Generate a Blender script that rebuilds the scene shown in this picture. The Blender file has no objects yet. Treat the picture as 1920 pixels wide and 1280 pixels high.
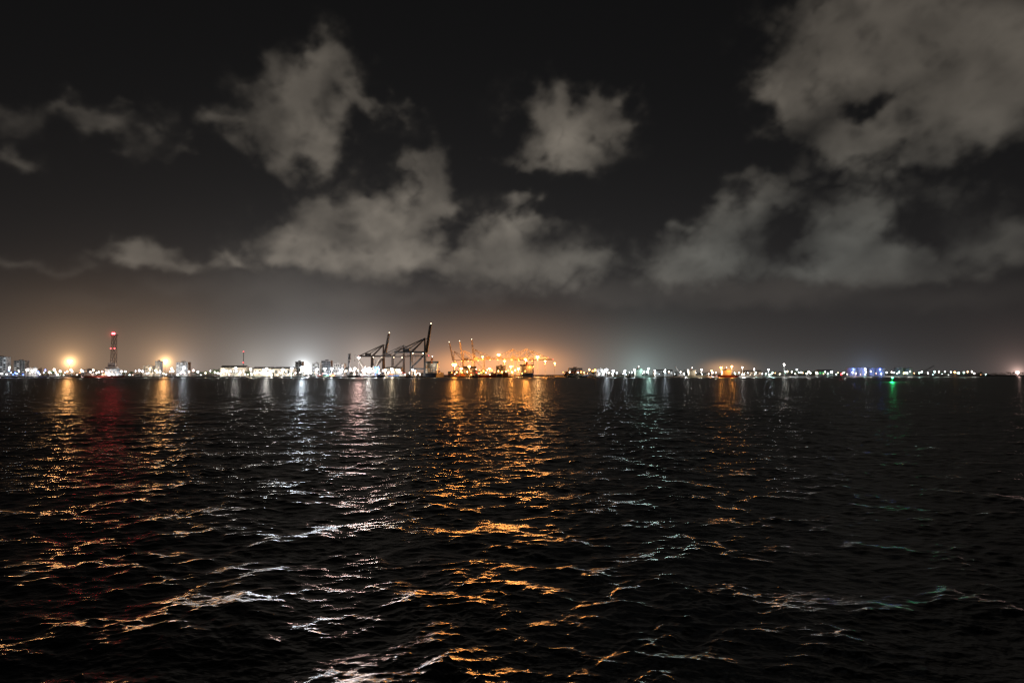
import bpy, math, random
import numpy as np
from mathutils import Vector
random.seed(7); rng = np.random.default_rng(41)
scene = bpy.context.scene; COL = scene.collection
F = 1280.0; PITCH = math.atan(62/1280); CH = 6.0; G = 2.5
cp, sp_ = math.cos(PITCH), math.sin(PITCH)
def at(px, py, Y):
    u = (px-960)/F; v = (640-py)/F
    dy = cp - v*sp_; dz = sp_ + v*cp
    return Vector((u/dy*Y, Y, CH + dz/dy*Y))
def X(px, Y): return at(px, 702, Y).x
def Z(py, Y): return at(960, py, Y).z
# ---------------------------------------------------------------- materials
def mat(name, col, rough=.6, metal=0., emit=None, es=0., var=.25, scale=.6):
    m = bpy.data.materials.new(name); m.use_nodes = True
    nt = m.node_tree; b = nt.nodes['Principled BSDF']
    tc = nt.nodes.new('ShaderNodeTexCoord'); n = nt.nodes.new('ShaderNodeTexNoise')
    n.inputs['Scale'].default_value = scale; n.inputs['Detail'].default_value = 4
    nt.links.new(tc.outputs['Object'], n.inputs['Vector'])
    r = nt.nodes.new('ShaderNodeValToRGB')
    r.color_ramp.elements[0].position = .3; r.color_ramp.elements[1].position = .7
    r.color_ramp.elements[0].color = (*[c*(1-var) for c in col], 1)
    r.color_ramp.elements[1].color = (*[min(1, c*(1+var)) for c in col], 1)
    nt.links.new(n.outputs['Fac'], r.inputs['Fac']); nt.links.new(r.outputs['Color'], b.inputs['Base Color'])
    b.inputs['Roughness'].default_value = rough; b.inputs['Metallic'].default_value = metal
    if emit:
        b.inputs['Emission Color'].default_value = (*emit, 1); b.inputs['Emission Strength'].default_value = es
    m.cycles.emission_sampling = 'NONE'
    return m
C = dict(white=(1,.94,.88), cool=(.8,.9,1), teal=(.6,1,.88), orange=(1,.34,.06), amber=(1,.46,.15), red=(1,.03,.04),
         green=(.03,1,.25), pink=(1,.62,.55), blue=(.08,.18,1), warm=(1,.78,.52))
LENS = {k: mat('lens_'+k, (.8,.8,.8), .3, 0, v, 12.0) for k, v in C.items()}
BIG = {k: mat('floodlight_glass_'+k, (.8,.8,.8), .3, 0, v, 30.0) for k, v in C.items()}
WIN = {k: mat('lit_window_'+k, (.3,.3,.3), .2, 0, v, .5) for k, v in C.items()}
M = dict(
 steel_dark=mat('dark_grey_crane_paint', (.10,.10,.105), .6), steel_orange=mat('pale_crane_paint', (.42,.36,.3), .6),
 steel=mat('galvanised_steel', (.3,.3,.3), .5, .3), concrete=mat('concrete', (.3,.29,.27), .85), white=mat('white_render', (.40,.40,.39), .8, var=.6, scale=.15),
 cream=mat('cream_render', (.30,.27,.21), .8, var=.6, scale=.15), grey=mat('grey_render', (.22,.23,.25), .8, var=.5, scale=.15), roofing=mat('roof_sheet', (.16,.15,.14), .6),
 dark_glass=mat('dark_glass', (.05,.055,.06), .15), door=mat('painted_door', (.12,.14,.16), .6), hull_dark=mat('dark_hull_paint', (.03,.035,.05), .5),
 hull_red=mat('red_hull_paint', (.25,.05,.03), .5), hull_blue=mat('blue_hull_paint', (.04,.08,.2), .5), deckwhite=mat('ship_white_paint', (.6,.6,.57), .5),
 funnel=mat('funnel_paint', (.35,.12,.05), .5), bark=mat('bark', (.12,.09,.06), .9), leaf=mat('leaves', (.05,.08,.035), .7, var=.5, scale=.35),
 tank=mat('tank_paint', (.4,.42,.45), .55), tankg=mat('green_tank_paint', (.16,.22,.17), .6), red=mat('red_lattice_paint', (.08,.05,.045), .6),
 c_red=mat('container_red', (.32,.06,.04), .6), c_blue=mat('container_blue', (.05,.12,.3), .6), c_white=mat('container_white', (.55,.55,.52), .6),
 c_orange=mat('container_orange', (.45,.17,.05), .6), c_green=mat('container_green', (.07,.22,.12), .6), c_grey=mat('container_grey', (.25,.26,.27), .6),
 rubber=mat('black_rubber', (.02,.02,.02), .9), blue=mat('blue_hopper_paint', (.05,.15,.5), .5))
# ---------------------------------------------------------------- mesh builder
class MB:
    def __init__(s): s.v = []; s.f = []
    def add(s, vs, fs):
        o = len(s.v); s.v += [tuple(v) for v in vs]; s.f += [tuple(i+o for i in f) for f in fs]; return s
    def box(s, x0, x1, y0, y1, z0, z1):
        return s.add([(x0,y0,z0),(x1,y0,z0),(x1,y1,z0),(x0,y1,z0),(x0,y0,z1),(x1,y0,z1),(x1,y1,z1),(x0,y1,z1)],
                     [(0,3,2,1),(4,5,6,7),(0,1,5,4),(1,2,6,5),(2,3,7,6),(3,0,4,7)])
    def bar(s, a, b, w=1., w2=None):
        a = Vector(a); b = Vector(b); d = (b-a).normalized(); w2 = w2 or w
        up = Vector((0,0,1)) if abs(d.z) < .9 else Vector((0,1,0))
        p = d.cross(up).normalized(); q = d.cross(p).normalized()
        vs = [a+p*i*w/2+q*j*w/2 for i, j in ((-1,-1),(1,-1),(1,1),(-1,1))] + [b+p*i*w2/2+q*j*w2/2 for i, j in ((-1,-1),(1,-1),(1,1),(-1,1))]
        return s.add(vs, [(0,3,2,1),(4,5,6,7),(0,1,5,4),(1,2,6,5),(2,3,7,6),(3,0,4,7)])
    def cyl(s, x, y, z0, z1, r0, r1=None, n=12):
        r1 = r0 if r1 is None else r1
        vs = [(x+r0*math.cos(2*math.pi*i/n), y+r0*math.sin(2*math.pi*i/n), z0) for i in range(n)]
        vs += [(x+r1*math.cos(2*math.pi*i/n), y+r1*math.sin(2*math.pi*i/n), z1) for i in range(n)]
        return s.add(vs, [(i,(i+1)%n,n+(i+1)%n,n+i) for i in range(n)] + [tuple(range(n))[::-1], tuple(range(n,2*n))])
    def ball(s, x, y, z, r, n=8, m=5, sz=1.):
        vs = []
        for j in range(m+1):
            t = math.pi*j/m
            for i in range(n):
                a = 2*math.pi*i/n; rr = max(math.sin(t), .02)*r
                vs.append((x+rr*math.cos(a), y+rr*math.sin(a), z+r*sz*math.cos(t)))
        return s.add(vs, [(j*n+i, (j+1)*n+i, (j+1)*n+(i+1)%n, j*n+(i+1)%n) for j in range(m) for i in range(n)])
    def gable(s, x0, x1, y0, y1, z0, z1):
        ym = (y0+y1)/2
        return s.add([(x0,y0,z0),(x1,y0,z0),(x1,y1,z0),(x0,y1,z0),(x0,ym,z1),(x1,ym,z1)], [(0,3,2,1),(0,1,5,4),(2,3,4,5),(0,4,3),(1,2,5)])
    def build(s, name, m, parent=None, loc=(0,0,0)):
        me = bpy.data.meshes.new(name); me.from_pydata(s.v, [], s.f); me.materials.append(m); me.update()
        o = bpy.data.objects.new(name, me); COL.objects.link(o); o.parent = parent; o.location = loc
        return o
LABELS = {}
def tag(o, label, cat, group=None):
    if label in LABELS: print('DUP LABEL', label)
    LABELS[label] = 1
    o['label'] = label; o['category'] = cat
    if group: o['group'] = group
    return o
def thing(name, label, cat, loc, rz=0., group=None, s=1.):
    o = bpy.data.objects.new(name, None); COL.objects.link(o); o.location = loc; o.rotation_euler = (0,0,rz); o.scale = (s,s,s)
    o.empty_display_size = 1
    return tag(o, label, cat, group)
def dup(o, parent=None):
    c = o.copy(); COL.objects.link(c); c.parent = parent
    for ch in o.children: dup(ch, c)
    return c
ORD = ['first','second','third','fourth','fifth','sixth','seventh','eighth','ninth','tenth','eleventh','twelfth','thirteenth','fourteenth','fifteenth','sixteenth','seventeenth','eighteenth','nineteenth','twentieth']+['%dth' % k for k in range(21,60)]
MARKS = [(25,'pale block at far left'),(211,'lattice tower'),(340,'pale apartment slab'),(440,'long lit warehouse'),(568,'brightest white flood mast'),
         (654,'dark slewing crane'),(726,'farther dark raised-boom crane'),(798,'tallest dark crane'),(872,'orange raised-boom cranes'),(975,'orange lowered-boom cranes'),(1078,'container yard'),
         (1203,'white coaster'),(1362,'orange-lit cargo ship'),(1470,'tall lone lamp mast'),(1630,'blue-lit tanks'),(1738,'small dark jib crane')]
def place_labels(items, fmt):
    out = {}; buckets = {}
    for i, px in enumerate(items):
        k = min(range(len(MARKS)), key=lambda j: abs(MARKS[j][0]-px)); side = 'left' if px < MARKS[k][0] else 'right'
        buckets.setdefault((k, side), []).append((abs(MARKS[k][0]-px), i))
    for (k, side), l in buckets.items():
        l.sort()
        for n, (d, i) in enumerate(l):
            out[i] = fmt % (ORD[n], side, MARKS[k][1])
    return out
# ---------------------------------------------------------------- world + camera
w = bpy.data.worlds.new('World'); scene.world = w; w.use_nodes = True
nt = w.node_tree; sky = nt.nodes.new('ShaderNodeTexSky'); sky.sky_type = 'NISHITA'; sky.sun_disc = False
sky.sun_elevation = math.radians(-6); sky.sun_rotation = math.radians(200)
nt.nodes['Background'].inputs['Strength'].default_value = .05
nt.links.new(sky.outputs['Color'], nt.nodes['Background'].inputs['Color'])
cam = bpy.data.cameras.new('camera'); co = bpy.data.objects.new('camera', cam); COL.objects.link(co)
cam.lens = 24; cam.sensor_width = 36; cam.clip_end = 60000; cam.clip_start = .1
co.location = (0,0,CH); co.rotation_euler = (math.pi/2+PITCH, 0, 0); scene.camera = co
scene.view_settings.view_transform = 'Standard'; scene.view_settings.look = 'None'; scene.view_settings.exposure = 0
# ---------------------------------------------------------------- grid helper
def grid_mesh(name, V, nr, nc, attrs=None, cols=None):
    me = bpy.data.meshes.new(name); me.vertices.add(nr*nc); me.vertices.foreach_set('co', V.reshape(-1).astype(np.float32))
    idx = np.arange(nr*nc).reshape(nr, nc)
    q = np.stack([idx[:-1,:-1], idx[:-1,1:], idx[1:,1:], idx[1:,:-1]], -1).reshape(-1, 4)
    n = len(q); me.loops.add(n*4); me.loops.foreach_set('vertex_index', q.reshape(-1).astype(np.int32))
    me.polygons.add(n); me.polygons.foreach_set('loop_start', np.arange(0, n*4, 4, dtype=np.int32))
    me.polygons.foreach_set('use_smooth', np.ones(n, dtype=bool))
    me.update(calc_edges=True)
    for k, a in (attrs or {}).items():
        at_ = me.attributes.new(k, 'FLOAT', 'POINT'); at_.data.foreach_set('value', a.reshape(-1).astype(np.float32))
    for k, a in (cols or {}).items():
        at_ = me.attributes.new(k, 'FLOAT_VECTOR', 'POINT'); at_.data.foreach_set('vector', a.reshape(-1).astype(np.float32))
    o = bpy.data.objects.new(name, me); COL.objects.link(o); o['kind'] = 'structure'
    return o
# ---------------------------------------------------------------- water
azf = np.radians(np.arange(-44, 44, .08)); azc1 = np.radians(np.arange(-180, -44, 2.)); azc2 = np.radians(np.arange(44, 182, 2.))
az = np.concatenate([azc1, azf, azc2])
r = [.4]
while r[-1] < 14800:
    q = r[-1]; r.append(q*(1.03 if q < 8 else 1.0023 if q < 20 else 1.0027 if q < 120 else 1.006 if q < 800 else 1.012))
r = np.array(r); dr = np.gradient(r)
A, R = np.meshgrid(az, r); Xw = R*np.sin(A); Yw = R*np.cos(A)
H = np.zeros_like(Xw); DX = np.zeros_like(Xw); DY = np.zeros_like(Xw); lost = np.zeros(len(r))
daz = np.gradient(az); sidefade = np.clip(1.5-daz/np.radians(1.), 0, 1)[None, :]
patch = .5+.5*np.sin(Xw*.91+1.3*np.sin(Yw*.55)+.7)*np.sin(Yw*.63+1.1*np.sin(Xw*.56))
NC = 190; lams = np.exp(np.linspace(math.log(.075), math.log(8), NC))*np.exp(rng.normal(0, .03, NC))
for lam in lams:
    sl2 = .00003 if lam > 4 else .00007 if lam > 2 else .00016 if lam > 1 else .00033 if lam > .3 else .00042
    spread = .7 if lam > 2 else .75
    th = -math.pi/2 + .12 + rng.normal(0, spread); k = 2*math.pi/lam; a = math.sqrt(2*sl2)/k; ph = rng.uniform(0, 6.28)
    f = np.clip((lam/dr - 2.2)/2.5, 0, 1); lost += sl2*(1-f**2)
    rows = np.where(f > 0)[0]
    if not len(rows): continue
    sl = slice(rows[0], rows[-1]+1); P = k*(Xw[sl]*math.cos(th)+Yw[sl]*math.sin(th))+ph
    amp = a*f[sl][:, None]*sidefade
    if lam < 2: amp = amp*(.65+.7*patch[sl])
    H[sl] += amp*np.cos(P); s = amp*np.sin(P)*.7
    DX[sl] -= s*math.cos(th); DY[sl] -= s*math.sin(th)
alpha2 = 2*lost*.26 + .011**2*4
rough = np.repeat((alpha2**.25)[:, None], len(az), 1)
V = np.stack([Xw+DX, Yw+DY, H], -1)
wo = grid_mesh('water', V, len(r), len(az), {'spread': rough})
m = bpy.data.materials.new('harbour_water'); m.use_nodes = True; n_ = m.node_tree; b = n_.nodes['Principled BSDF']
b.inputs['Base Color'].default_value = (.012,.016,.018,1); b.inputs['IOR'].default_value = 1.35
at_ = n_.nodes.new('ShaderNodeAttribute'); at_.attribute_name = 'spread'; n_.links.new(at_.outputs['Fac'], b.inputs['Roughness'])
geo = n_.nodes.new('ShaderNodeNewGeometry')
prev = None
for sc, sy, dist in ((17., 1.3, .006), (9., 1.5, .013), (3., 1.4, .045)):
    mp = n_.nodes.new('ShaderNodeMapping'); mp.inputs['Scale'].default_value = (.8, sy, .2); mp.inputs['Rotation'].default_value = (0,0,.15)
    n_.links.new(geo.outputs['Position'], mp.inputs['Vector'])
    nz = n_.nodes.new('ShaderNodeTexNoise'); nz.inputs['Scale'].default_value = sc; nz.inputs['Detail'].default_value = 2; nz.inputs['Distortion'].default_value = .4
    n_.links.new(mp.outputs['Vector'], nz.inputs['Vector'])
    bp = n_.nodes.new('ShaderNodeBump'); bp.inputs['Strength'].default_value = 1; bp.inputs['Distance'].default_value = dist
    n_.links.new(nz.outputs['Fac'], bp.inputs['Height'])
    if prev: n_.links.new(prev.outputs['Normal'], bp.inputs['Normal'])
    prev = bp
n_.links.new(prev.outputs['Normal'], b.inputs['Normal'])
wo.data.materials.append(m)
# ---------------------------------------------------------------- sky dome
azd = np.concatenate([np.arange(-180,-42,4.), np.arange(-42,42,.12), np.arange(42,184,4.)])
eld = np.concatenate([np.arange(-1.2,32,.1), np.arange(32,91,2.)])
AZ, EL = np.meshgrid(azd, eld); nr, nc = AZ.shape
def fftnoise(beta, seed, lo=0):
    g = np.random.default_rng(seed); w_ = np.fft.fft2(g.normal(size=(512, 1024)))
    fy = np.fft.fftfreq(512)[:, None]*512; fx = np.fft.fftfreq(1024)[None, :]*1024/2
    fr = np.sqrt(fx**2+fy**2); fr[0,0] = 1; amp = fr**(-beta/2); amp[fr < lo] = 0; amp[0,0] = 0
    n = np.real(np.fft.ifft2(w_*amp)); n /= n.std(); return n[:nr, :nc]
n1, n2 = fftnoise(4.6, 1, 6), fftnoise(4.6, 2, 6)
n3, n4 = fftnoise(4.6, 3, 14), fftnoise(4.6, 4, 14)
bil = np.abs(fftnoise(5.0, 5, 9)); bil2 = np.abs(fftnoise(4.6, 6, 20)); soft = fftnoise(4.8, 8, 5)
def tosky(px, py):
    d = at(px, py, 1000.) - Vector((0,0,CH)); return math.degrees(math.atan2(d.x, d.y)), math.degrees(math.asin(d.z/d.length))
ws = np.clip(EL/16, .35, 1)
WA = AZ + (.40*n1 + .45*n3)*(.4+.6*ws); WE = EL + (.34*n2 + .38*n4)*ws
def field(blobs, wa, we, k_=.93):
    S = np.ones_like(AZ)
    for bl in blobs:
        px, py, rx, ry, I = bl[:5]; ang = math.radians(bl[5]) if len(bl) > 5 else 0
        a0, e0 = tosky(px, py); c2 = math.cos(math.radians(a0)); dg = 57.3/1280
        dx = (wa-a0)/(dg*c2*c2); dy = (we-e0)/(dg*c2)
        u = dx*math.cos(ang)+dy*math.sin(ang); v_ = -dx*math.sin(ang)+dy*math.cos(ang)
        d2 = (u/(rx*k_))**2+(v_/(ry*k_))**2
        S *= 1-min(abs(I), .98)*np.exp(-.65*d2)
    return 1-S
clouds = [(605,95,24,26,.5),(632,125,40,32,.8),(570,160,58,38,.85),(520,192,55,42,.9),(450,238,48,26,.7),(575,238,68,50,.97),(592,290,56,34,.9),(530,290,52,20,.65),(690,182,64,15,.75,-20),
 (1030,212,50,36,.95),(1080,238,60,48,.95),(1100,285,48,28,.75),(1040,270,42,30,.8),(1142,195,26,28,.55),(995,296,50,14,.55),(1150,235,26,16,.5),
 (595,398,46,28,.85),(590,450,65,34,.95),(700,415,85,38,.95),(650,480,130,30,.98),(770,485,80,34,.97),(800,385,52,40,.8),(812,325,40,44,.7),(795,290,30,22,.6),(550,482,48,18,.8),
 (885,462,38,34,.85),(955,440,46,40,.85),(985,402,28,20,.65),(1000,490,95,34,.8),(1095,482,52,30,.8),(1040,415,40,13,.45),(930,505,80,28,.75),(1000,548,80,20,.3),
 (1720,70,200,100,.97),(1850,190,140,80,.93),(1610,240,110,50,.87),(1560,130,75,60,.78),(1475,200,42,40,.8),(1455,155,28,22,.55),(1600,285,70,24,.7),(1750,235,150,40,.8),(1700,10,200,60,.97),(1890,60,120,110,.98),(1560,20,45,50,.6),
 (1465,350,46,30,.65),(1420,385,46,34,.75),(1370,430,62,38,.87),(1300,475,62,40,.92),(1258,512,46,26,.87),(1335,505,85,26,.8),(1272,425,24,14,.5),
 (1650,330,50,40,.5),(1622,395,42,40,.6),(1540,405,40,32,.75),(1575,455,75,46,.87),(1530,500,90,26,.75),(1690,490,60,30,.75),(1780,365,55,46,.62),(1765,510,70,20,.65),(1865,460,90,30,.75),(1640,515,90,20,.65),(1900,430,60,30,.6),
 (130,215,42,20,.65),(212,240,60,28,.8),(20,215,50,32,.65),(30,297,58,18,.65),(325,285,25,14,.3),(235,185,25,12,.35),(270,468,42,20,.85),(262,488,80,15,.93),(345,498,34,9,.7),(430,488,32,15,.7),(100,502,70,11,.55),(20,502,45,12,.55)]
low = [(470,545,110,28,.8),(560,550,50,24,.7),(320,540,45,14,.7),(520,525,34,14,.7),(655,550,50,20,.7),(770,562,50,12,.6),(1290,545,100,18,.8),(1190,560,70,16,.6),(900,550,70,16,.6),(1500,545,180,18,.8),(1750,560,140,16,.6),(1400,560,70,14,.6),(150,560,90,12,.5),(1100,540,80,16,.6)]
hole = [(1628,200,42,22,.98),(1700,325,70,22,.6),(640,210,20,18,.6),(1850,320,80,22,.7),(1480,300,60,24,.6),(1480,440,34,40,.8),(848,430,18,34,.8),(1560,325,60,20,.5)]
S = field(clouds, WA, WE); Sl = field(low, WA, WE, 1.)*.85; Hh = field(hole, AZ+.3*n1+.35*n3, EL+.3*n2+.35*n4)
cover = S*(1-.9*Hh) + .12*(bil-.7)*np.clip(S*3,0,1) + .10*(bil2-.7)*np.clip(S*3,0,1)
def G2(px, py, sx, sy):
    a0, e0 = tosky(px, py); dg = 57.3/1280
    return np.exp(-.5*(((AZ-a0)/(sx*dg))**2+((EL-e0)/(sy*dg))**2))
def L2(px, py, s):
    a0, e0 = tosky(px, py); dg = 57.3/1280
    return 1/(1+(((AZ-a0)**2+(EL-e0)**2)/(s*dg)**2))**1.5
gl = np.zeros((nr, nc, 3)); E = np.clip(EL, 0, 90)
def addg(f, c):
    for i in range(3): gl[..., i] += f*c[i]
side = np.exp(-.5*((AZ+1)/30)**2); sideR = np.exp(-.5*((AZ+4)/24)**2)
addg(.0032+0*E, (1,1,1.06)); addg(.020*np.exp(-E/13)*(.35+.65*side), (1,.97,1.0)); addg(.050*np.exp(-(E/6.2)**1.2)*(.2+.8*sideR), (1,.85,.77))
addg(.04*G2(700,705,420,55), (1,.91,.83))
for p in ((131,678),(310,678)):  # lamp halos painted into the sky's emission colour, here and below
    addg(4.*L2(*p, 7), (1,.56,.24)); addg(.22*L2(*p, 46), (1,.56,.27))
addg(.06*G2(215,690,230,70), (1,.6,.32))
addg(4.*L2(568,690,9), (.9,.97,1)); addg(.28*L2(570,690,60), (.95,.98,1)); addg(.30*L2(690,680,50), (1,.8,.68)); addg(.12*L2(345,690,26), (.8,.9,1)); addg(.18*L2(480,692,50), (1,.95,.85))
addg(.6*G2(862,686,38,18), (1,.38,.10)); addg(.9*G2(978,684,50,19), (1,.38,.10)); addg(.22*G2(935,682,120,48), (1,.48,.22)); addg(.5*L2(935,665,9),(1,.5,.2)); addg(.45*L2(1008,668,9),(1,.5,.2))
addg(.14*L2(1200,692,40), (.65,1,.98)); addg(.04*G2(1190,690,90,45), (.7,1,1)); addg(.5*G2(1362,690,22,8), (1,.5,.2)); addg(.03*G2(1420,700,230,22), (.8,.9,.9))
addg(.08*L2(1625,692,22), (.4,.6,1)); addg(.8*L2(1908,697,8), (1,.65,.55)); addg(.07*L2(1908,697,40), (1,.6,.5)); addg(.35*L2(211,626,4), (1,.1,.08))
core = np.clip(S, 0, 1)**2
cb = (.30+.70*np.exp(-.5*((AZ-1)/30)**2))*(.74+.26*np.exp(-.5*((EL-9)/7)**2))*(.50+.55*core)
cc = np.stack([.136*cb, .118*cb, .096*cb], -1)
cc *= (1+.40*G2(690,475,220,55))[..., None]
cc *= np.clip(1+.22*soft-.18*(bil-.8)-.10*(bil2-.8), .3, 1.6)[..., None]
teal = np.clip(G2(1500,480,320,110), 0, 1)[..., None]; cc = cc*(1-teal*np.array([.34,.24,.17]))
lowc = np.exp(-E/3.)[..., None]; cc = cc*(1-.5*lowc)
lowcol = np.stack([Sl*.032, Sl*.028, Sl*.024], -1)*(1+.2*soft[..., None])*(.3+.7*side[..., None]); gl += np.clip(lowcol, 0, 1)
RD = 15000; a_, e_ = np.radians(AZ), np.radians(EL)
Vd = np.stack([RD*np.sin(a_)*np.cos(e_), RD*np.cos(a_)*np.cos(e_), RD*np.sin(e_)], -1)
so = grid_mesh('sky', Vd, nr, nc, {'cover': cover}, {'glow_and_halos': gl, 'cloud': np.clip(cc, 0, 1)})
m = bpy.data.materials.new('night_sky_clouds_lamp_halos'); m.use_nodes = True; n_ = m.node_tree; n_.nodes.clear()
N = n_.nodes.new; Lk = n_.links.new
out = N('ShaderNodeOutputMaterial'); add = N('ShaderNodeAddShader'); tr = N('ShaderNodeBsdfTransparent'); em = N('ShaderNodeEmission')
def attr(nm): a = N('ShaderNodeAttribute'); a.attribute_name = nm; return a
ac, ag, acl = attr('cover'), attr('glow_and_halos'), attr('cloud')
tc = N('ShaderNodeTexCoord'); vm = N('ShaderNodeVectorMath'); vm.operation = 'SCALE'; vm.inputs['Scale'].default_value = 1/RD
Lk(tc.outputs['Object'], vm.inputs[0])
nz = N('ShaderNodeTexNoise'); nz.inputs['Scale'].default_value = 14; nz.inputs['Detail'].default_value = 4; nz.inputs['Roughness'].default_value = .45; nz.inputs['Distortion'].default_value = .9
Lk(vm.outputs[0], nz.inputs['Vector'])
ma = N('ShaderNodeMath'); ma.operation = 'MULTIPLY_ADD'; Lk(nz.outputs['Fac'], ma.inputs[0]); ma.inputs[1].default_value = .44; ma.inputs[2].default_value = -.22
ad = N('ShaderNodeMath'); ad.operation = 'ADD'; Lk(ma.outputs[0], ad.inputs[0]); Lk(ac.outputs['Fac'], ad.inputs[1])
mr = N('ShaderNodeMapRange'); mr.interpolation_type = 'SMOOTHSTEP'; mr.inputs['From Min'].default_value = .05; mr.inputs['From Max'].default_value = 1.12
Lk(ad.outputs[0], mr.inputs['Value'])
vs = N('ShaderNodeVectorMath'); vs.operation = 'SCALE'; Lk(acl.outputs['Vector'], vs.inputs[0]); Lk(mr.outputs['Result'], vs.inputs['Scale'])
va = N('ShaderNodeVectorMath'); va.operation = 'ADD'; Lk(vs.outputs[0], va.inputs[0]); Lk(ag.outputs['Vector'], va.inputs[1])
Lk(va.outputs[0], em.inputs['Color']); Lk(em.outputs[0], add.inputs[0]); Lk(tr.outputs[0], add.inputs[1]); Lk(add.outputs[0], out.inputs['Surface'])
m.cycles.emission_sampling = 'NONE'; so.data.materials.append(m)
# ---------------------------------------------------------------- land
coast = [(-9000,1700),(-1400,1450),(-182,1440),(-325,1850),(-300,2650),(-190,2650),(-135,1440),(0,1440),(60,2300),(60,2650),(150,2650),(113,1440),(700,1500),(1100,1800),(1500,2600),(9000,4500),(9000,11500),(-9000,11500)]
nC = len(coast); lb = MB(); lb.add([(x,y,G) for x,y in coast]+[(x,y,-2) for x,y in coast], [tuple(range(nC))]+[(i,i+nC,(i+1)%nC+nC,(i+1)%nC) for i in range(nC)])
lo_ = lb.build('land', mat('quay_concrete', (.16,.15,.14), .9, scale=.02, var=.4)); lo_['kind'] = 'structure'
# ---------------------------------------------------------------- lights
KSEA = 3.0e6
def light(kind, loc, col, power, parent, rad=2.5):
    d = bpy.data.lights.new('lamp_light', kind); d.energy = power; d.color = col; d.shadow_soft_size = rad
    o = bpy.data.objects.new('lamp_light', d); COL.objects.link(o); o.parent = parent; o.location = loc
    if kind == 'SPOT': d.spot_size = math.radians(4.8); d.spot_blend = 1.
    return o
def glint_spot(parent, loc, wloc, col, k):  # added narrow spot beside a lamp, aimed to draw glint columns on water
    o = light('SPOT', loc, col, KSEA*k, parent, 2.5)
    o.rotation_euler = (Vector((0,20,32))-Vector(wloc)).to_track_quat('-Z', 'Y').to_euler()
masts = [ # px, py, Y, colour, head radius, local, sea
 (131,675,1600,'amber',4.2,3,1.0),(310,675,1600,'amber',4.2,3,1.0),(345,688,1500,'cool',2.6,1,.15),(442,689,1480,'white',2.0,.5,.15),(500,690,1490,'white',2.0,.6,.3),
 (568,688,1470,'cool',5.0,2,.8),(578,694,1465,'white',3.6,1,.0),(622,690,1480,'cool',2.4,1,.4),(673,669,1520,'pink',2.2,1.2,.6),(692,690,1480,'white',3.8,2,.5),(735,691,1490,'warm',2.4,1.5,.2),
 (778,694,1475,'amber',2.0,.8,.2),(852,682,1560,'orange',5.0,4,1.2),(905,668,2100,'orange',3.0,5,.2),(935,664,2000,'amber',4.0,5,.2),(958,686,1600,'orange',3.0,3,.4),(1008,668,2050,'amber',4.0,5,.7),
 (985,672,1900,'orange',3.6,6,1.1),(1137,692,1480,'cool',2.6,1,.12),(1172,694,1500,'cool',1.7,.6,.06),(1216,690,1520,'teal',2.2,1.,.3),(1247,693,1500,'cool',1.5,.6,.06),(1290,693,1530,'white',1.4,.6,.05),(1352,688,1460,'orange',2.3,1,.12),
 (1372,686,1560,'orange',2.3,2,.12),(1392,688,1540,'white',1.4,.6,.03),(1414,691,1560,'white',1.3,.6,.0),(1441,692,1550,'cool',1.6,.6,.03),(1470,682,1560,'white',1.7,.6,.04),(1494,692,1600,'cool',1.3,.5,.0),(1600,691,1720,'blue',1.6,1.2,.008),
 (1622,691,1720,'cool',1.8,.5,.0),(1650,691,1720,'blue',1.6,1.2,.008),(1790,697,2500,'amber',2.2,.5,.02),(1908,697,2900,'pink',6,1,.3),
 (420,693,1475,'white',1.8,.3,0),(470,691,1475,'warm',1.8,.3,0),(530,692,1475,'white',2.4,.4,0),(547,690,1475,'cool',2.4,.5,0),(594,692,1470,'cool',2.6,.6,0),(609,690,1470,'white',2.2,.5,0),
 (640,692,1470,'cool',2.6,.6,0),(665,690,1470,'white',2.4,.6,0),(681,694,1465,'pink',2.8,.6,0),(703,694,1465,'white',3.0,.6,0),(722,693,1470,'warm',2.6,.8,0),(748,693,1470,'white',2.2,.6,0),
 (865,690,1500,'orange',2.8,1.2,0),(880,686,1560,'amber',2.6,1.2,0),(918,690,1500,'orange',2.4,1.2,0),(946,676,1800,'orange',3.0,3,0),(972,690,1560,'amber',2.6,1,0),(1022,676,2100,'orange',2.8,4,0),(1040,680,2200,'orange',2.6,3,0),
 (1150,694,1480,'cool',2.2,.5,0),(1190,692,1480,'white',2.4,.5,0),(1228,694,1480,'cool',1.6,.5,0),(1315,692,1500,'white',1.8,.5,0),(1334,694,1500,'amber',1.6,.5,0),
 (18,688,1700,'cool',1.4,2.5,0),(50,692,1680,'white',1.3,1.5,0),(281,690,1720,'warm',1.3,2,0),(322,690,1720,'cool',1.5,2,0)]  # masts on this line are added to brighten the pale left-hand blocks
COLW = dict(amber='amber', cool='cold white', white='white', pink='pinkish', warm='warm white', orange='orange', teal='greenish white', blue='blue', red='red', green='green')
lab = place_labels([m_[0] for m_ in masts], 'flood mast, %s %s of the %s')
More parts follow.
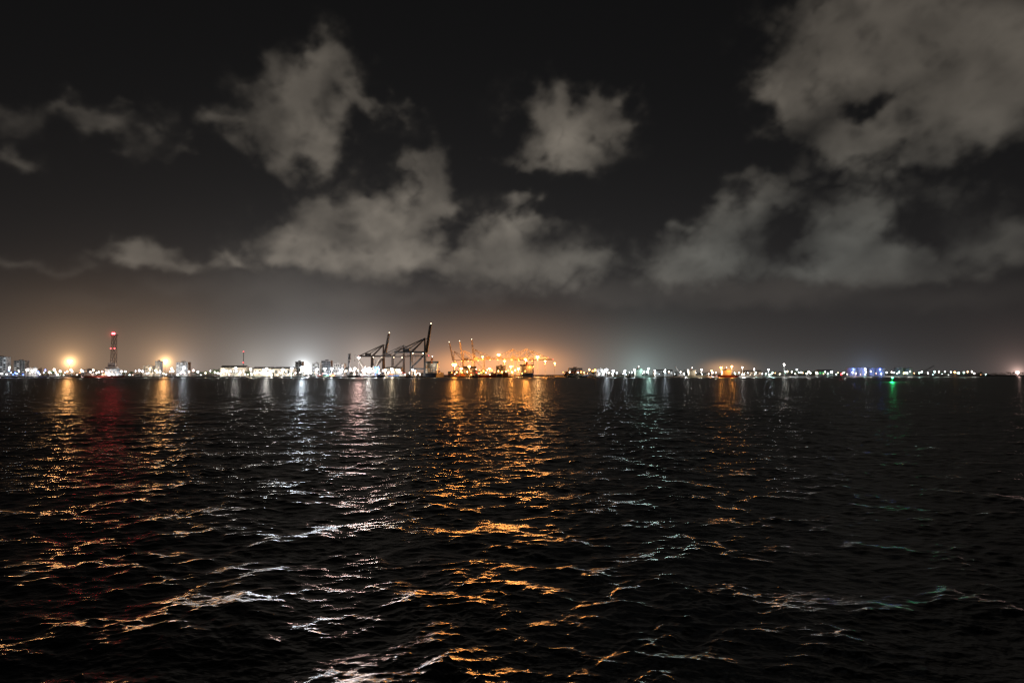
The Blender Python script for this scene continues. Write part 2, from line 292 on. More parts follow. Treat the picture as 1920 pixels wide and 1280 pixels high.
for i, (px, py, Y, c, hr, lp, ks) in enumerate(masts):
    p = at(px, py, Y); h = p.z-G
    t = thing('floodlight_mast', COLW[c]+' '+lab[i], 'lamp mast', (p.x, Y, G), 0, 'tall floodlight masts along the port')
    MB().cyl(0,0,0,h,.55,.3,8).cyl(0,0,0,1.,.9,.9,8).build('pole', M['steel'], t)
    hd = MB().cyl(0,0,h-.3,h+.2,hr*.75,hr*.75,12).bar((-hr,0,h),(hr,0,h),.25).build('lamp_head', M['steel'], t)
    for k in range(6 if hr > 1.5 else 3):
        a = 2*math.pi*k/(6 if hr > 1.5 else 3)+.3
        MB().ball(hr*.62*math.cos(a), hr*.62*math.sin(a), h-.3*hr, hr*.48, 8, 6).build('floodlight', BIG[c] if hr > 2 else LENS[c], hd)
    light('POINT', (0,-2,h-hr*1.1-1), C[c], 4.0e4*lp, t, 1.5)
    if ks: glint_spot(t, (0,-hr*1.2-1,h), p, C[c], ks)
# low quay lamps
quay = []
rr = random.Random(5)
px = 4
while px < 1130:
    if not (805 < px < 842 or 990 < px < 1055):
        c = rr.choice(['white','warm','white','cool','pink'] if px < 830 else ['amber','orange','warm','orange'])
        if px < 100: c = rr.choice(['cool','blue','white','cool'])
        quay.append((px, rr.uniform(691,702.5), c, rr.uniform(.3,1.5)))
    px += rr.uniform(2.5,9)
while px < 1850:
    quay.append((px, rr.uniform(695,702), rr.choice(['white','cool','white','white','amber','cool','teal','warm'] if px < 1600 else ['cool','amber','teal','white']), .3+.7*rr.random()**2)); px += rr.uniform(2,13)
lab = place_labels([q[0] for q in quay], 'quay lamp, %s %s of the %s')
protos = {}
print('quay lamps', len(quay))
for i, (px, py, c, hr) in enumerate(quay):
    Y = 1452+rr.uniform(0,60) + max(0, px-1500)*.9
    x = X(px, Y); z = Z(py, Y); Hh_ = 6.
    if c not in protos:
        t = thing('quay_lamp', 'x'+c, 'lamp', (0,0,0)); protos[c] = t
        MB().cyl(0,0,0,Hh_,.16,.1,6).build('pole', M['steel'], t)
        hd = MB().box(-.8,.8,-.9,.3,Hh_,Hh_+.25).build('lamp_head', M['steel'], t)
        MB().ball(0,-.3,Hh_-.7,1.05,8,6,.8).build('lens', LENS[c], hd)
    else: t = dup(protos[c])
    t.location = (x, Y, G); k = max(.35, (z-G)/Hh_); t.scale = (hr*1.25, hr*1.25, k)
    tag(t, COLW[c]+' '+lab[i], 'lamp', 'low lamps along the quay')
    if i % 6 == 0: light('POINT', (0,-3,5.2), C[c], 1.2e4, t, .6)
# ---------------------------------------------------------------- buildings
WINM = {}
def windows(parent, x0, x1, z0, z1, yf, nx, nz, litp, cols, wf=.55, hf=.5):
    key = (round((x1-x0)/nx,1), round((z1-z0)/nz,1)); dx = (x1-x0)/nx; dz = (z1-z0)/nz
    for j in range(nz):
        for i in range(nx):
            cx = x0+dx*(i+.5); cz = z0+dz*(j+.5)
            lit = random.random() < litp
            mm = WIN[random.choice(cols)] if lit else M['dark_glass']
            kk = (key, mm.name)
            if kk not in WINM:
                WINM[kk] = MB().box(-dx*wf/2,dx*wf/2,-.06,.1,-dz*hf/2,dz*hf/2).build('window', mm, parent)
                o = WINM[kk]
            else:
                o = WINM[kk].copy(); COL.objects.link(o); o.parent = parent
            o.location = (cx, yf, cz)
def block(name, label, cat, px0, px1, py, Y, m_, nx, nz, litp=.25, cols=('warm','white','cool'), depth=16, roof='flat', group=None):
    x0, x1 = X(px0, Y), X(px1, Y); h = Z(py, Y)-G; W = x1-x0; xc = (x0+x1)/2
    t = thing(name, label, cat, (xc, Y, G), 0, group)
    MB().box(-W/2,W/2,0,depth,0,h).build('wall', m_, t)
    if roof == 'gable': MB().gable(-W/2-.6,W/2+.6,-.8,depth+.8,h+.003,h+max(1.5,h*.25)).build('roof', M['roofing'], t)
    else:
        rf = MB().box(-W/2-.3,W/2+.3,-.3,depth+.3,h+.003,h+.6).build('roof', M['roofing'], t)
        MB().box(-W*.15,W*.12,depth*.3,depth*.7,h+.6,h+3.2).build('stair_head', m_, rf)
    windows(t, -W/2+.6, W/2-.6, min(2.5,h*.25), h-.5, -.02, nx, nz, litp, list(cols))
    MB().box(-1.2,1.2,-.08,.1,0,min(2.2,h*.22)).build('door', M['door'], t)
    return t
block('apartment_building','pale tall apartment block cut by the left edge of the photo','building',-14,11,669,1750,M['white'],4,8,.25,('cool','white'))
block('apartment_building','pale apartment block with cold lit windows, second building from left edge','building',25,46,676,1800,M['white'],4,7,.25,('cool','white'))
block('apartment_building','low grey apartment block just right of the far left blocks','building',54,70,690,1700,M['white'],4,3,.2)
block('office_building','low dark office block left of the red-lit lattice tower','building',152,174,693,1600,M['grey'],6,2,.3,('amber','warm'))
block('apartment_building','grey apartment block between the lattice tower and right amber flood mast','building',268,286,686,1750,M['white'],4,4,.2,('warm','cool'))
block('apartment_building','narrow taller tower block just left of the right amber flood mast','building',290,299,677,1750,M['white'],3,8,.2,('warm',))
block('apartment_building','wide pale apartment slab right of the right amber flood mast','building',330,352,679,1750,M['white'],6,6,.2,('cool','white'))
block('warehouse','long pale lit warehouse with gable roof among trees','warehouse',413,460,689,1500,M['cream'],8,1,.5,('warm','white'),22,'gable')
block('warehouse','white lit warehouse right of the tree beside the long warehouse','warehouse',474,510,691,1510,M['cream'],7,1,.5,('white',),22,'gable')
block('warehouse','cream lit shed immediately left of the brightest white flood mast','warehouse',514,550,691,1510,M['cream'],6,1,.5,('pink','white'),22,'gable')
block('silo_building','tall narrow pale plant building behind the brightest white flood mast','building',553,566,678,1620,M['white'],2,5,.1,('cool',))
block('office_building','pale blue-white office block right of the brightest white flood mast','building',585,600,681,1560,M['white'],3,5,.2,('cool',))
block('office_building','tallest pale office block left of the dark slewing crane','building',602,620,676,1580,M['grey'],4,6,.3,('cool',))
block('office_building','broad pale office block immediately left of the dark slewing crane','building',624,645,682,1560,M['white'],5,4,.3,('cool','white'))
block('port_shed','low cream port shed under the farther dark raised-boom crane','building',722,752,691,1560,M['cream'],6,1,.5,('warm',),20,'gable')
block('port_shed','orange-lit shed under the orange raised-boom cranes','building',868,892,690,1650,M['cream'],4,1,.5,('amber',),20,'gable')
block('port_office','small orange-lit office between the two groups of orange cranes','building',930,948,686,1700,M['cream'],4,3,.5,('amber',),14)
block('port_shed','grey flat shed behind the container yard','building',1066,1092,690,1750,M['grey'],5,1,.3,('warm',),20)
block('port_office','small pale office between container yard and white coaster','building',1118,1134,692,1520,M['white'],4,2,.4,('cool',),12)
block('port_shed','low shed left of the orange-lit cargo ship, right of the white coaster','building',1228,1262,695,1600,M['grey'],6,1,.3,('cool',),20,'gable')
block('port_shed','low pale shed right of the orange-lit cargo ship','building',1395,1428,696,1650,M['cream'],6,1,.3,('warm',),20,'gable')
block('port_shed','low shed left of the blue-lit tanks','building',1535,1562,695,1720,M['grey'],5,1,.5,('teal','green'),20,'gable')
# ---------------------------------------------------------------- lattice tower and its station
def lattice(mb, h, w0, w1, n, th=.5):
    cs = [(-1,-1),(1,-1),(1,1),(-1,1)]
    for k in range(n):
        za, zb = h*k/n, h*(k+1)/n; wa, wb = w0+(w1-w0)*k/n, w0+(w1-w0)*(k+1)/n
        for i in range(4):
            a, b_ = cs[i], cs[(i+1)%4]
            mb.bar((a[0]*wa,a[1]*wa,za),(b_[0]*wb,b_[1]*wb,zb),th*.6); mb.bar((b_[0]*wa,b_[1]*wa,za),(a[0]*wb,a[1]*wb,zb),th*.6)
            mb.bar((a[0]*wb,a[1]*wb,zb),(b_[0]*wb,b_[1]*wb,zb),th*.6)
    return mb
Y = 1500; x = X(211, Y)
t = thing('signal_station', 'dark stepped signal station building under the red-lit lattice tower', 'building', (x+4, Y-14, G))
MB().box(-19,19,0,12,0,6).build('wall', M['grey'], t); MB().box(-14,14,1,11,6.003,11).build('upper_storey', M['grey'], t)
MB().add([(-11,1,11.003),(11,1,11.003),(11,10,11.003),(-11,10,11.003),(-15,-1,16),(15,-1,16),(15,11,16),(-15,11,16)],[(0,3,2,1),(4,5,6,7),(0,1,5,4),(1,2,6,5),(2,3,7,6),(3,0,4,7)]).build('lookout_gallery', M['door'], t)
MB().box(-12,12,0,10,16.003,21).box(-8,8,2,8,21,29).build('roof', M['roofing'], t)
windows(t, -18,18,1,5.5,-.02,9,1,.6,['amber','warm']); windows(t,-13,13,7,10.5,.98,6,1,.3,['warm'])
MB().box(-1,1,-.1,.1,0,2.6).build('door', M['door'], t)
light('POINT',(-14,-6,5),C['amber'],.8e4,t,1)
h = Z(624,Y)-G
t = thing('lattice_tower', 'tall slim dark steel lattice tower with red aircraft warning lamps', 'tower', (x, Y+3, G))
for a, b_ in ((-1,-1),(1,-1),(1,1),(-1,1)):
    MB().bar((a*5,b_*5,0),(a*3.4,b_*3.4,h-6),.9,.7).build('leg', M['red'], t)
lattice(MB(), h-6, 5, 3.4, 6, .6).build('bracing', M['red'], t)
MB().box(-5.4,5.4,-5.4,5.4,h-6,h-5).box(-5.2,-4.8,-5.2,5.2,h-5,h-3).box(4.8,5.2,-5.2,5.2,h-5,h-3).build('platform', M['steel_dark'], t)
MB().cyl(0,0,h-5,h+4,.3,.1,6).build('antenna', M['steel'], t)
for z_, xx in ((h-1.5,-1.9),(h-1.5,1.9),(h-34,-4.),(h-34,4.)):
    MB().ball(xx,-5.5 if z_ < h-5 else -4,z_,2.1 if z_ > h-5 else 1.2,8,6).build('warning_lamp', BIG['red'] if z_>h-5 else LENS['red'], t)
light('POINT',(0,-5,h+5),C['red'],6e2,t,1); glint_spot(t,(0,-7,h),(x,Y,h),C['red'],.08)
t = thing('radio_mast', 'slim distant radio mast with small red lamps above the long lit warehouse', 'mast', (X(456,2200),2200,G)); hh = Z(659,2200)-G
lattice(MB(), hh, 1.2, .6, 14, .4).build('lattice', M['red'], t)
for z_ in (hh, hh*.55): MB().ball(0,-1.4,z_,1.1,6,4).build('warning_lamp', LENS['red'], t)
# ---------------------------------------------------------------- ship-to-shore cranes
def sts(label, x, Y, s, up, mt, rz=0, group=None, tilt=82, tk=1.5):
    t = thing('container_crane', label, 'crane', (x,Y,G), rz, group, s); g = 52
    for xx in (0,-30):
        for yy in (-11,11):
            l = MB().bar((xx,yy,2.5),(xx,yy*.8,g),1.9*tk,1.6*tk).build('leg', mt, t)
            MB().box(xx-3,xx+3,yy-.8,yy+.8,.2,2.5).build('bogie', M['steel_dark'], l)
    MB().bar((0,-11,4),(0,11,4),1.5*tk).bar((-30,-11,4),(-30,11,4),1.5*tk).build('sill_beam', mt, t)
    pb = MB()
    for yy in (-1,1):
        pb.bar((0,yy*10.3,16),(-30,yy*10.3,16),1.7*tk).bar((0,yy*9,g-4),(-30,yy*10.2,17),1.1*tk)
    pb.bar((0,-8.8,g-1.5),(0,8.8,g-1.5),1.6*tk).bar((-30,-8.8,g-1.5),(-30,8.8,g-1.5),1.6*tk).bar((0,-10.2,17),(0,10.2,17),1.3*tk).build('portal_beam', mt, t)
    gd = MB()
    for yy in (-3.2,3.2):
        gd.bar((4,yy,g),(-66,yy,g),2.0*tk)
    for k in range(8): gd.bar((4-k*10,-3.2,g),(4-k*10,3.2,g),.8)
    gd.build('girder', mt, t)
    af = MB()
    for yy in (-1,1):
        af.bar((0,yy*8.8,g),(-1,yy*2,82),1.5*tk,1.1*tk).bar((-30,yy*8.8,g),(-1,yy*2,81),1.1*tk,.9*tk)
    af.bar((-1,-3,82),(-1,3,82),1.6).bar((-.5,-5,66),(-.5,5,66),1.1).build('a_frame', mt, t)
    st = MB()
    for yy in (-2.4,2.4): st.bar((-1,yy,82),(-64,yy,g+.6),.9*tk).bar((-1,yy,82),(-46,yy,g+.6),.6*tk)
    st.build('back_stay', mt, t)
    MB().box(-48,-34,-4.5,4.5,g+1.8,g+7.5).build('machinery_house', M['steel_orange'] if mt is M['steel_orange'] else M['steel_dark'], t)
    Lb = 62; th = math.radians(tilt if up else 1.0)
    def bp(d, off=0): return (4+d*math.cos(th)-off*math.sin(th), g+d*math.sin(th)+off*math.cos(th))
    bm = MB()
    for yy in (-2.6,2.6):
        a = bp(0); b2 = bp(Lb); bm.bar((a[0],yy,a[1]),(b2[0],yy,b2[1]),1.8*tk,1.4*tk)
        a = bp(4,3.4); b2 = bp(Lb-3,2.8); bm.bar((a[0],yy*.7,a[1]),(b2[0],yy*.7,b2[1]),.8*tk)
        for k in range(10):
            a = bp(4+k*5.6,0); b2 = bp(6.8+k*5.6,3.2); c2_ = bp(9.6+k*5.6,0)
            bm.bar((a[0],yy,a[1]),(b2[0],yy*.7,b2[1]),.6).bar((b2[0],yy*.7,b2[1]),(c2_[0],yy,c2_[1]),.6)
    for k in range(7): a = bp(k*10.2); bm.bar((a[0],-2.6,a[1]),(a[0],2.6,a[1]),.8)
    bo = bm.build('boom', mt, t)
    a = bp(Lb, .5); MB().ball(a[0],0,a[1]+.8,.8,6,4).build('warning_lamp', LENS['red' if not up else 'warm'], bo)
    fs = MB()
    for yy in (-2,2):
        for d in ((Lb*.45, Lb*.92) if not up else (Lb*.45,)):
            a = bp(d,1); fs.bar((-1,yy,82),(a[0],yy,a[1]),.7*tk)
    fs.build('fore_stay', mt, t)
    MB().box(-8,-4.5,-1.6,1.6,g-5,g-1.8).build('operator_cab', M['deckwhite'], t)
    MB().bar((-30,12,5),(-22,12,16),.8).bar((-22,12,16),(-30,12,27),.8).bar((-30,12,27),(-22,12,38),.8).bar((-22,12,38),(-30,12,g),.8).build('stairway', M['steel'], t)
    for q in (((-4,-3.9,g-2.6),(-26,-3.9,g-2.6)) if mt is M['steel_dark'] else ((-4,-3.9,g-2.6),(-26,-3.9,g-2.6),(-48,-3.9,g-2.6),(-15,-12.5,18),(0,-12.8,30))):
        MB().ball(*q,.8 if mt is M['steel_dark'] else 1.3,6,4).build('work_light', LENS['orange' if mt is M['steel_orange'] else 'warm'], t)
    return t
gD, gO = 'dark container cranes', 'orange-lit container cranes'
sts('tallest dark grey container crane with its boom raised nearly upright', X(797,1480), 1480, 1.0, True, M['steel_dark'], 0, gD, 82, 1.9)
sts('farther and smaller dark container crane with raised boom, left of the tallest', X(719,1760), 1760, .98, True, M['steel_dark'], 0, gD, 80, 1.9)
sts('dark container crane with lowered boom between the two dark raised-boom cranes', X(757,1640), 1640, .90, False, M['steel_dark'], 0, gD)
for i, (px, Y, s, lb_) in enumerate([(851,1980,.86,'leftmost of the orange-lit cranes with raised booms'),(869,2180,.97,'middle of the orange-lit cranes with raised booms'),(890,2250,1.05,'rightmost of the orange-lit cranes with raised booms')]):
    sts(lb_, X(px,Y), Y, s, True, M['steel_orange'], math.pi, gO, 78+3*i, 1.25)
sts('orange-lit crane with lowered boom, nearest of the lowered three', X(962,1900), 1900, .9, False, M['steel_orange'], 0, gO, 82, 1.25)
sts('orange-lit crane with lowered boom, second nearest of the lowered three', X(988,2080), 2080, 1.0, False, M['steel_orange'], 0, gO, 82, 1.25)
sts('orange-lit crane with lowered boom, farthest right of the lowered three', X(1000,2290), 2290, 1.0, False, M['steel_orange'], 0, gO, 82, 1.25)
for (px, Y) in ((868,2080),(905,2150),(960,1860),(985,2030)):
    t = thing('work_floodlight', 'orange work floodlight on the ground under crane legs, %s from left' % ORD[[868,905,960,985].index(px)], 'floodlight', (X(px,Y),Y-14,G), 0, 'orange floodlights under the cranes')
    MB().cyl(0,0,0,9,.3,.2,6).build('pole', M['steel'], t); MB().ball(0,0,9.6,2.6,8,6).build('floodlight', BIG['orange'], t)
    light('POINT',(0,-8,22),C['orange'],5.5e5,t,2)
def slewer(label, px, Y, h, boom, dirx, mt, tk=1.):
    t = thing('harbour_crane', label, 'crane', (X(px,Y),Y,G))
    MB().box(-5,5,-4,4,.8,3.2).build('chassis', mt, t)
    for a, b_ in ((-1,-1),(1,-1),(1,1),(-1,1)): MB().bar((a*3,b_*3,2),(a*8,b_*6,.6),.8).build('outrigger', mt, t)
    MB().cyl(0,0,3.2,h,1.9*tk,1.4*tk,8).build('tower', mt, t)
    MB().box(-6*dirx-2,-6*dirx+7 if dirx>0 else -6*dirx+2,-2.6,2.6,h*.3,h*.3+5).build('counterweight', mt, t)
    MB().box(-2.3,2.3,-2.8,-1.5,h*.7,h*.7+3.2).build('operator_cab', M['deckwhite'], t)
    b_ = MB(); tip = (boom[0]*dirx, boom[1])
    for yy in (-1.3,1.3): b_.bar((dirx*2,yy,h*.62),(tip[0],yy*.3,tip[1]),1.4,.8)
    for k in range(8):
        f0, f1 = k/8, (k+1)/8; q = lambda f: (dirx*2+(tip[0]-dirx*2)*f, h*.62+(tip[1]-h*.62)*f)
        b_.bar((q(f0)[0],-1.3*(1-f0*.7),q(f0)[1]),(q(f1)[0],1.3*(1-f1*.7),q(f1)[1]),.35)
    b_.build('boom', mt, t)
    MB().bar((0,0,h),(tip[0],0,tip[1]),.3).bar((tip[0],0,tip[1]),(tip[0],0,tip[1]-12),.2).box(tip[0]-.7,tip[0]+.7,-.5,.5,tip[1]-14,tip[1]-12).build('hoist_rope', M['rubber'], t)
    return t
slewer('dark slewing harbour crane with a thick upright tower left of the lit cranes', 654, 1470, 48, (4,50), 1, M['steel_dark'], 1.6)
slewer('pale lit slewing crane with jib leaning up to the left', 684, 1480, 22, (22,47), -1, M['deckwhite'])
slewer('pale lit slewing crane with jib leaning right, behind the first pale one', 700, 1560, 24, (16,44), 1, M['deckwhite'])
slewer('small pale crane with slanted jib right of the white coaster', 1276, 1560, 12, (12,22), -1, M['steel'])
slewer('small dark jib crane with long low slanted jib right of the green tanks', 1726, 1850, 12, (38,28), 1, M['steel_dark'])
t = thing('cargo_hopper', 'bright blue steel cargo hopper between the pale slewing cranes and dark cranes', 'hopper', (X(707,1465),1465,G))
for a, b_ in ((-1,-1),(1,-1),(1,1),(-1,1)): MB().bar((a*3.6,b_*3.6,0),(a*3.6,b_*3.6,12),.7).build('leg', M['blue'], t)
MB().add([(-1,-1,7),(1,-1,7),(1,1,7),(-1,1,7),(-5,-5,17),(5,-5,17),(5,5,17),(-5,5,17)],[(0,3,2,1),(0,1,5,4),(1,2,6,5),(2,3,7,6),(3,0,4,7)]).box(-5.1,5.1,-5.2,-4.9,16,20).box(-5.1,5.1,4.9,5.2,16,20).build('hopper_bin', M['blue'], t)
light('POINT',(0,-12,14),C['cool'],3e4,t,1)
# ---------------------------------------------------------------- ships
def hull_mesh(L, W, fb, dr_=-1.2, sheer=.35):
    mb = MB(); st = [(-.5,.82),(-.42,.97),(-.2,1),(.2,1),(.36,.8),(.45,.42),(.5,.03)]
    top = []; bot = []
    for f, wf in st:
        z_ = fb*(1+sheer*max(0,(f-.2)/.3)**2); top.append((f*L,wf*W/2,z_)); bot.append((f*L*(.96 if f>0 else .98),wf*W/2*.86,dr_))
    n = len(st); vs = [(x_,-y_,z_) for x_,y_,z_ in top]+[(x_,y_,z_) for x_,y_,z_ in top]+[(x_,-y_,z_) for x_,y_,z_ in bot]+[(x_,y_,z_) for x_,y_,z_ in bot]
    fs = []
    for i in range(n-1):
        fs += [(i,i+1,n+i+1,n+i),(i,2*n+i,2*n+i+1,i+1),(n+i,n+i+1,3*n+i+1,3*n+i)]
    fs += [(0,n,3*n,2*n),(n-1,3*n-1,4*n-1,2*n-1)]
    return mb.add(vs, fs)
def ship(label, cat, x, y, rz, L, W, fb, hullm, deck_h, sx=-.36, sl=.1, floors=5, cols=('warm','white'), name='cargo_ship', lp=0, lc='warm', sup='deckwhite'):
    t = thing(name, label, cat, (x,y,0), rz)
    hl = hull_mesh(L,W,fb).build('hull', hullm, t)
    MB().bar((L*.3,-W*.4,fb+1.3),(L*.47,-W*.1,fb*1.3+1.2),.15).bar((-L*.45,-W*.47,fb+1.1),(L*.25,-W*.49,fb+1.1),.15).build('railing', M['deckwhite'], hl)
    x0, x1 = L*(sx-sl/2), L*(sx+sl/2); H0 = fb+.003
    su = MB().box(x0,x1,-W*.4,W*.4,H0,H0+deck_h*.8).build('superstructure', M[sup], t)
    br = MB().box(x0+L*.01,x1+1,-W*.5,W*.5,H0+deck_h*.8+.003,H0+deck_h).build('bridge', M[sup], t)
    dz = deck_h*.8/floors
    for fl in range(floors):
        for k in range(5):
            if random.random() < .7:
                z_ = H0+dz*(fl+.55); mm = WIN[random.choice(cols)]
                yc = -W*.36+W*.18*k
                MB().box(x0-.12,x0+.1,yc-W*.045,yc+W*.045,z_-dz*.2,z_+dz*.2).build('window', mm, su)
                xc = x0+(x1-x0)*(k+.5)/5
                MB().box(xc-(x1-x0)*.05,xc+(x1-x0)*.05,-W*.4-.12,-W*.4+.1,z_-dz*.2,z_+dz*.2).build('window', mm, su)
    MB().box(x0+L*.01-.1,x1+1.1,-W*.505,W*.505,H0+deck_h*.88,H0+deck_h*.95).build('bridge_window', M['dark_glass'], br)
    MB().cyl((x0+x1)/2-L*.03,0,H0+deck_h*.8,H0+deck_h*1.25,W*.11,W*.08,10).build('funnel', M['funnel'], t)
    ms = MB().cyl((x0+x1)/2+L*.02,0,H0+deck_h,H0+deck_h*1.4,.3,.15,6).bar(((x0+x1)/2+L*.02,-2.5,H0+deck_h*1.25),((x0+x1)/2+L*.02,2.5,H0+deck_h*1.25),.25).build('mast', M['steel'], t)
    MB().ball((x0+x1)/2+L*.02,0,H0+deck_h*1.42,.7,6,4).build('navigation_lamp', LENS['white'], ms)
    MB().cyl(L*.42,0,fb*1.2,fb*1.2+deck_h*.5,.3,.15,6).build('foremast', M['steel'], t)
    if lp:
        light('POINT',(x0-6,-W*.2,H0+deck_h*.7),C[lc],lp,t,1); light('POINT',(0,-W*1.2,H0+deck_h*.8),C[lc],lp,t,1)  # fixtureless point lights, added to light superstructure and hull side
    return t
PI = math.pi
ship('dark container ship seen stern-on beside the tallest dark crane','ship',X(817,1560),1560,PI/2,190,30,9,M['hull_dark'],26,-.38,.1,6,('warm','amber'),'container_ship',3e3,'warm','c_grey')
s2x = X(988,1620)
ship('orange-lit container ship seen stern-on below the lowered crane booms','ship',s2x,1640,PI/2-.02,200,32,9,M['hull_blue'],20,-.40,.08,5,('amber','orange'),'container_ship',1.6e4,'orange','c_grey')
ship('dark low cargo ship moored under the orange raised-boom cranes','ship',X(908,1420),1418,.04,52,11,4.5,M['hull_red'],9,-.34,.14,2,('amber',),'cargo_ship',4e3,'orange')
ship('long low dark barge-like coaster moored below the pale slewing cranes','ship',X(688,1418),1418,-.03,78,13,3.6,M['hull_dark'],7,-.4,.1,2,('warm','white'),'coaster',4e3,'white')
ship('white coaster with pale superstructure among the cold white lamps','ship',X(1203,1448),1436,.02,46,10,3.5,M['deckwhite'],14,-.2,.3,3,('teal','white'),'coaster',8e3,'teal')
ship('white ship with lit superstructure halfway between white coaster and orange cargo ship','ship',X(1305,1460),1448,.02,48,10,3.5,M['deckwhite'],12,-.25,.28,3,('warm','white'),'coaster',8e3,'warm')
ship('orange-lit cargo ship with tall superstructure right of centre','ship',X(1362,1462),1448,.02,50,12,4.5,M['hull_red'],12,-.1,.36,4,('orange','amber'),'cargo_ship',1.3e4,'orange')
ship('dark ship with warm lit deck below the signal station','ship',X(192,1415),1415,.02,90,12,3.4,M['hull_red'],5.5,-.3,.16,2,('pink','warm','amber'),'coaster',1.0e4,'pink')
def boat(label, px, Y, L, c, rz=0., name='tugboat'):
    t = thing(name, label, 'boat', (X(px,Y),Y,0), rz)
    hull_mesh(L,L*.32,1.8).build('hull', M['hull_dark'], t)
    wh = MB().box(-L*.12,L*.16,-L*.1,L*.1,1.8,4.4).box(-L*.06,L*.12,-L*.08,L*.08,4.4,6.6).build('wheelhouse', M['deckwhite'], t)
    MB().box(-L*.065,L*.125,-L*.083,L*.083,5.2,6.1).build('window', M['dark_glass'], wh)
    MB().cyl(-L*.15,0,1.8,6.5,.5,.4,8).build('funnel', M['funnel'], t)
    ms = MB().cyl(0,0,6.6,10,.15,.08,6).build('mast', M['steel'], t); MB().ball(0,0,10.2,.55,6,4).build('navigation_lamp', LENS[c], ms)
    return t
boat('dark tugboat on the water in front of the orange raised-boom cranes',893,1330,26,'red')
boat('small dark launch on the water left of the tallest dark crane',768,1340,16,'warm',PI,'launch')
boat('small launch with cold white lamp below the white coaster',1180,1380,14,'cool',0,'launch')
boat('small launch with amber lamp left of the signal station',150,1380,16,'amber',0,'launch')
def buoy(label, px, Y, c, h, k=0.):
    t = thing('channel_buoy', label, 'buoy', (X(px,Y),Y,0))
    MB().cyl(0,0,-.8,.9,1.4,1.3,14).build('float', M['c_green'] if c=='green' else M['c_red'], t)
    lattice(MB(), h-1.2, .9, .35, 3, .22).build('lattice', M['c_green'] if c=='green' else M['c_red'], t).location = (0,0,.9)
    MB().ball(0,0,h,.6,8,6).build('lamp', BIG[c], t)
    light('POINT',(0,0,h+.9),C[c],k*KSEA,t,.5)
    return t
buoy('green-lit channel buoy floating below the dark green tanks', 1673, 560, 'green', 3.3, .009)
buoy('slim channel buoy with small red lamp left of the blue-lit tanks', 1577, 900, 'red', 6.5, .0002)
# ---------------------------------------------------------------- containers
def cont_mesh(mm):
    mb = MB().box(-6,6,-1.2,1.2,0.02,2.56)
    for k in range(20):
        x_ = -5.7+k*.6; mb.box(x_-.12,x_+.12,-1.26,-1.2,.2,2.4); mb.box(x_-.12,x_+.12,1.2,1.26,.2,2.4)
    return mb
CM = {}
CNAMES = dict(c_red='red', c_blue='blue', c_white='white', c_orange='orange', c_green='green', c_grey='grey')
def container(c, loc, rz, label, group):
    if c not in CM: CM[c] = cont_mesh(c).build('shipping_container', M[c])
    o = CM[c] if 'label' not in CM[c] else CM[c].copy()
    if o is not CM[c]: COL.objects.link(o)
    o.location = loc; o.rotation_euler = (0,0,rz); tag(o, label, 'container', group)
cl = list(CNAMES); tier = ['bottom','second','third','fourth','fifth','sixth']
def stack(x0, y, z, nx, dx, rz, hs, where, group):
    for i in range(nx):
        for j in range(hs(i)):
            c = random.choice(cl)
            container(c, (x0+i*dx, y, z+j*2.6), rz, '%s container, %s tier, %s stack from left, %s' % (CNAMES[c], tier[j], ORD[i], where), group)
stack(s2x-13.8, 1640-50, 9.02, 12, 2.52, PI/2, lambda i: [3,4,4,5,5,4,5,5,5,4,4,3][i], 'aft on orange-lit ship', 'containers on the orange-lit ship')
stack(X(817,1560)-12.6, 1560-38, 9.02, 11, 2.52, PI/2, lambda i: [2,3,4,4,3,4,4,3,4,3,2][i], 'on the dark ship', 'containers on the dark ship')
stack(X(1062,1470), 1470, G, 3, 13, 0, lambda i: [2,4,3][i], 'container yard front row', 'containers in the yard')
stack(X(1065,1490), 1500, G, 4, 13, 0, lambda i: [4,3,5,3][i], 'container yard back row', 'containers in the yard')
stack(X(732,1470), 1470, G, 3, 13, 0, lambda i: [2,1,3][i], 'behind dark crane', 'containers by the dark cranes')
stack(X(925,1470), 1470, G, 3, 13, 0, lambda i: [3,2,3][i], 'left of lowered-boom cranes', 'containers near the orange cranes')
stack(X(600,1468), 1468, G, 3, 13, 0, lambda i: [1,2,2][i], 'below pale office blocks', 'containers below the office blocks')
stack(X(845,1500), 1500, G, 3, 13, 0, lambda i: [4,5,3][i], 'right of dark ship', 'orange-lit containers by the basin')
stack(X(885,1520), 1520, G, 3, 13, 0, lambda i: [3,4,5][i], 'behind dark low cargo ship', 'orange-lit containers behind the cargo ship')
# ---------------------------------------------------------------- tanks
def tank(label, px0, px1, py, Y, mm, group):
    x0, x1 = X(px0,Y), X(px1,Y); R_ = (x1-x0)/2; h = Z(py,Y)-G
    t = thing('storage_tank', label, 'tank', ((x0+x1)/2,Y+R_,G), 0, group)
    MB().cyl(0,0,0,h,R_,R_,32).build('shell', mm, t); rf = MB().cyl(0,0,h+.003,h+R_*.12,R_*1.01,.4,32).build('roof', mm, t)
    rl = MB(); sw = MB()
    for k in range(24):
        a, b_ = 2*PI*k/24, 2*PI*(k+1)/24
        rl.bar((R_*math.cos(a),R_*math.sin(a),h+1.2),(R_*math.cos(b_),R_*math.sin(b_),h+1.2),.15).bar((R_*math.cos(a),R_*math.sin(a),h),(R_*math.cos(a),R_*math.sin(a),h+1.2),.12)
    for k in range(12):
        a, b_ = -PI*.9+.11*k, -PI*.9+.11*(k+1); q = R_+.7
        sw.bar((q*math.cos(a),q*math.sin(a),h*k/12),(q*math.cos(b_),q*math.sin(b_),h*(k+1)/12),.7)
    rl.build('railing', M['steel'], rf); sw.build('stairway', M['steel'], t)
gt = 'blue-lit storage tanks'
tank('pale blue-lit storage tank, leftmost of four',1592,1609,690,1750,M['tank'],gt)
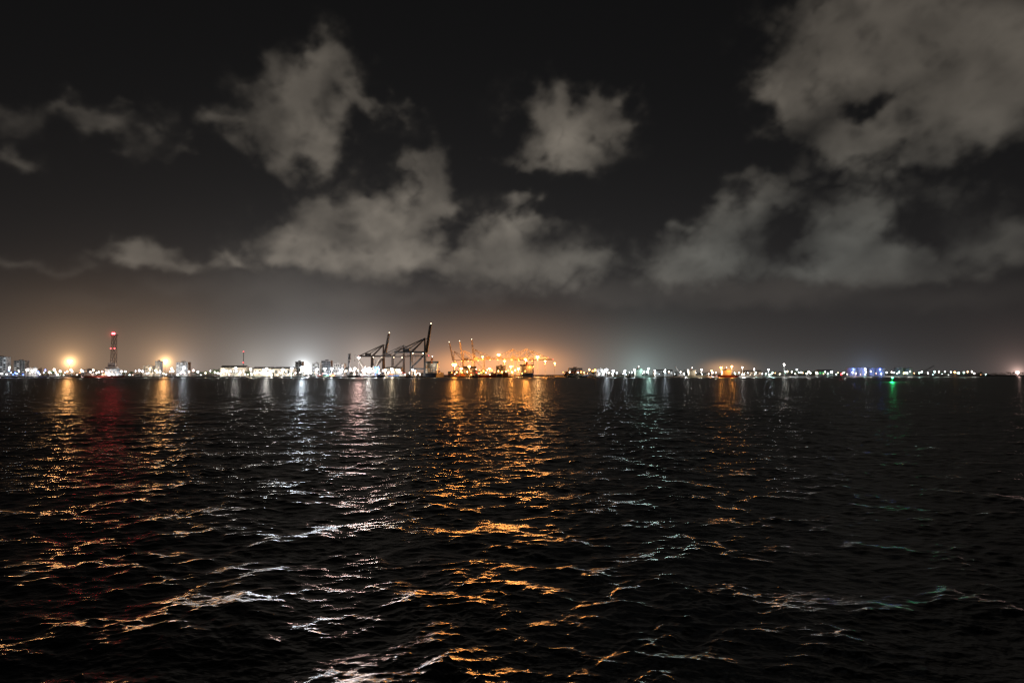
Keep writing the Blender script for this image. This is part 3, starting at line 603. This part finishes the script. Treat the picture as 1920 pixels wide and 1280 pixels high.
tank('pale blue-lit storage tank, second of four from left',1611,1628,689,1750,M['tank'],gt)
tank('pale blue-lit storage tank, third of four from left',1630,1645,690,1760,M['tank'],gt)
tank('pale blue-lit storage tank, rightmost of four',1647,1663,690,1750,M['tank'],gt)
tank('dark green storage tank, left of the dark pair',1682,1698,689,1760,M['tankg'],'dark green storage tanks')
tank('dark green storage tank, right of the dark pair',1700,1715,690,1760,M['tankg'],'dark green storage tanks')
# ---------------------------------------------------------------- trees
def crown(mb, cx, cy, cz, R_, n, flat=.75):
    cl_ = [(cx+random.gauss(0,.45)*R_, cy+random.gauss(0,.4)*R_, cz+random.gauss(0,.32)*R_*flat, R_*random.uniform(.25,.5)) for _ in range(9)]
    for k in range(n):
        c = random.choice(cl_); d = Vector((random.gauss(0,1),random.gauss(0,1),random.gauss(0,1))).normalized()
        p = Vector(c[:3])+d*c[3]*random.uniform(.6,1.05); s = R_*random.uniform(.06,.13)
        u = d.orthogonal().normalized()*s; v_ = (d.cross(u)).normalized()*s*random.uniform(.5,1); u = u+d*s*random.uniform(-.5,.5)
        mb.add([p-u-v_,p+u-v_,p+u*.7+v_,p-u*.7+v_],[(0,1,2,3)])
    return mb
protoT = []
for v_ in range(3):
    t = bpy.data.objects.new('broadleaf_tree', None); COL.objects.link(t); protoT.append(t)
    tb = MB().cyl(0,0,0,4,.45,.3,8)
    for k in range(5):
        a = k*1.3+v_; tb.bar((0,0,3.4+.2*k),(2.4*math.cos(a),2.4*math.sin(a),6+.3*k),.3,.12)
    tb.build('trunk', M['bark'], t); crown(MB(),0,0,7,4.6,420,.7).build('crown', M['leaf'], t)
trees = [84,98,112,232,246,368,379,388,399,407,466,548,590,1100,1112,1450,1482,1492,1503,1512,1524,1572,1582,1675,1722,1762,1776,1806,1822,1838]
lab = place_labels(trees, 'dark broadleaf tree, %s %s of the %s'); used = set()
for i, px in enumerate(trees):
    Y = 1475+random.uniform(0,40)+max(0,px-1400)*.9; v_ = i % 3
    if v_ not in used: t = protoT[v_]; used.add(v_)
    else: t = dup(protoT[v_])
    t.location = (X(px,Y),Y,G); s = random.uniform(.75,1.25)*(1.25 if 1475<px<1530 or 370<px<410 else 1); t.scale = (s*1.15,s*1.15,s); t.rotation_euler = (0,0,random.uniform(0,6))
    tag(t, lab[i], 'tree', 'trees along the harbour shore')
tl = MB()
for px in np.arange(-40, 1960, 5.):
    if 800 < px < 1060: continue
    Y = 2800+600*random.random() if px < 1750 else 3400
    crown(tl, X(px,Y), Y, G+4+3*math.sin(px*.04)+random.uniform(0,5), random.uniform(9,15), 60, .8)
o = tl.build('distant_treeline', M['leaf']); o['kind'] = 'stuff'; o['label'] = 'far-off dark band of trees behind the port on the low shore'; o['category'] = 'trees'
# ---------------------------------------------------------------- faint sun lamp added to stand in for moonlight
d = bpy.data.lights.new('added_faint_sun','SUN'); d.energy = .006; d.angle = math.radians(15); d.color = (.9,.95,1)
o = bpy.data.objects.new('added_faint_sun', d); COL.objects.link(o); o.rotation_euler = (math.radians(40),0,math.radians(-200))
print('objects', len(bpy.data.objects))
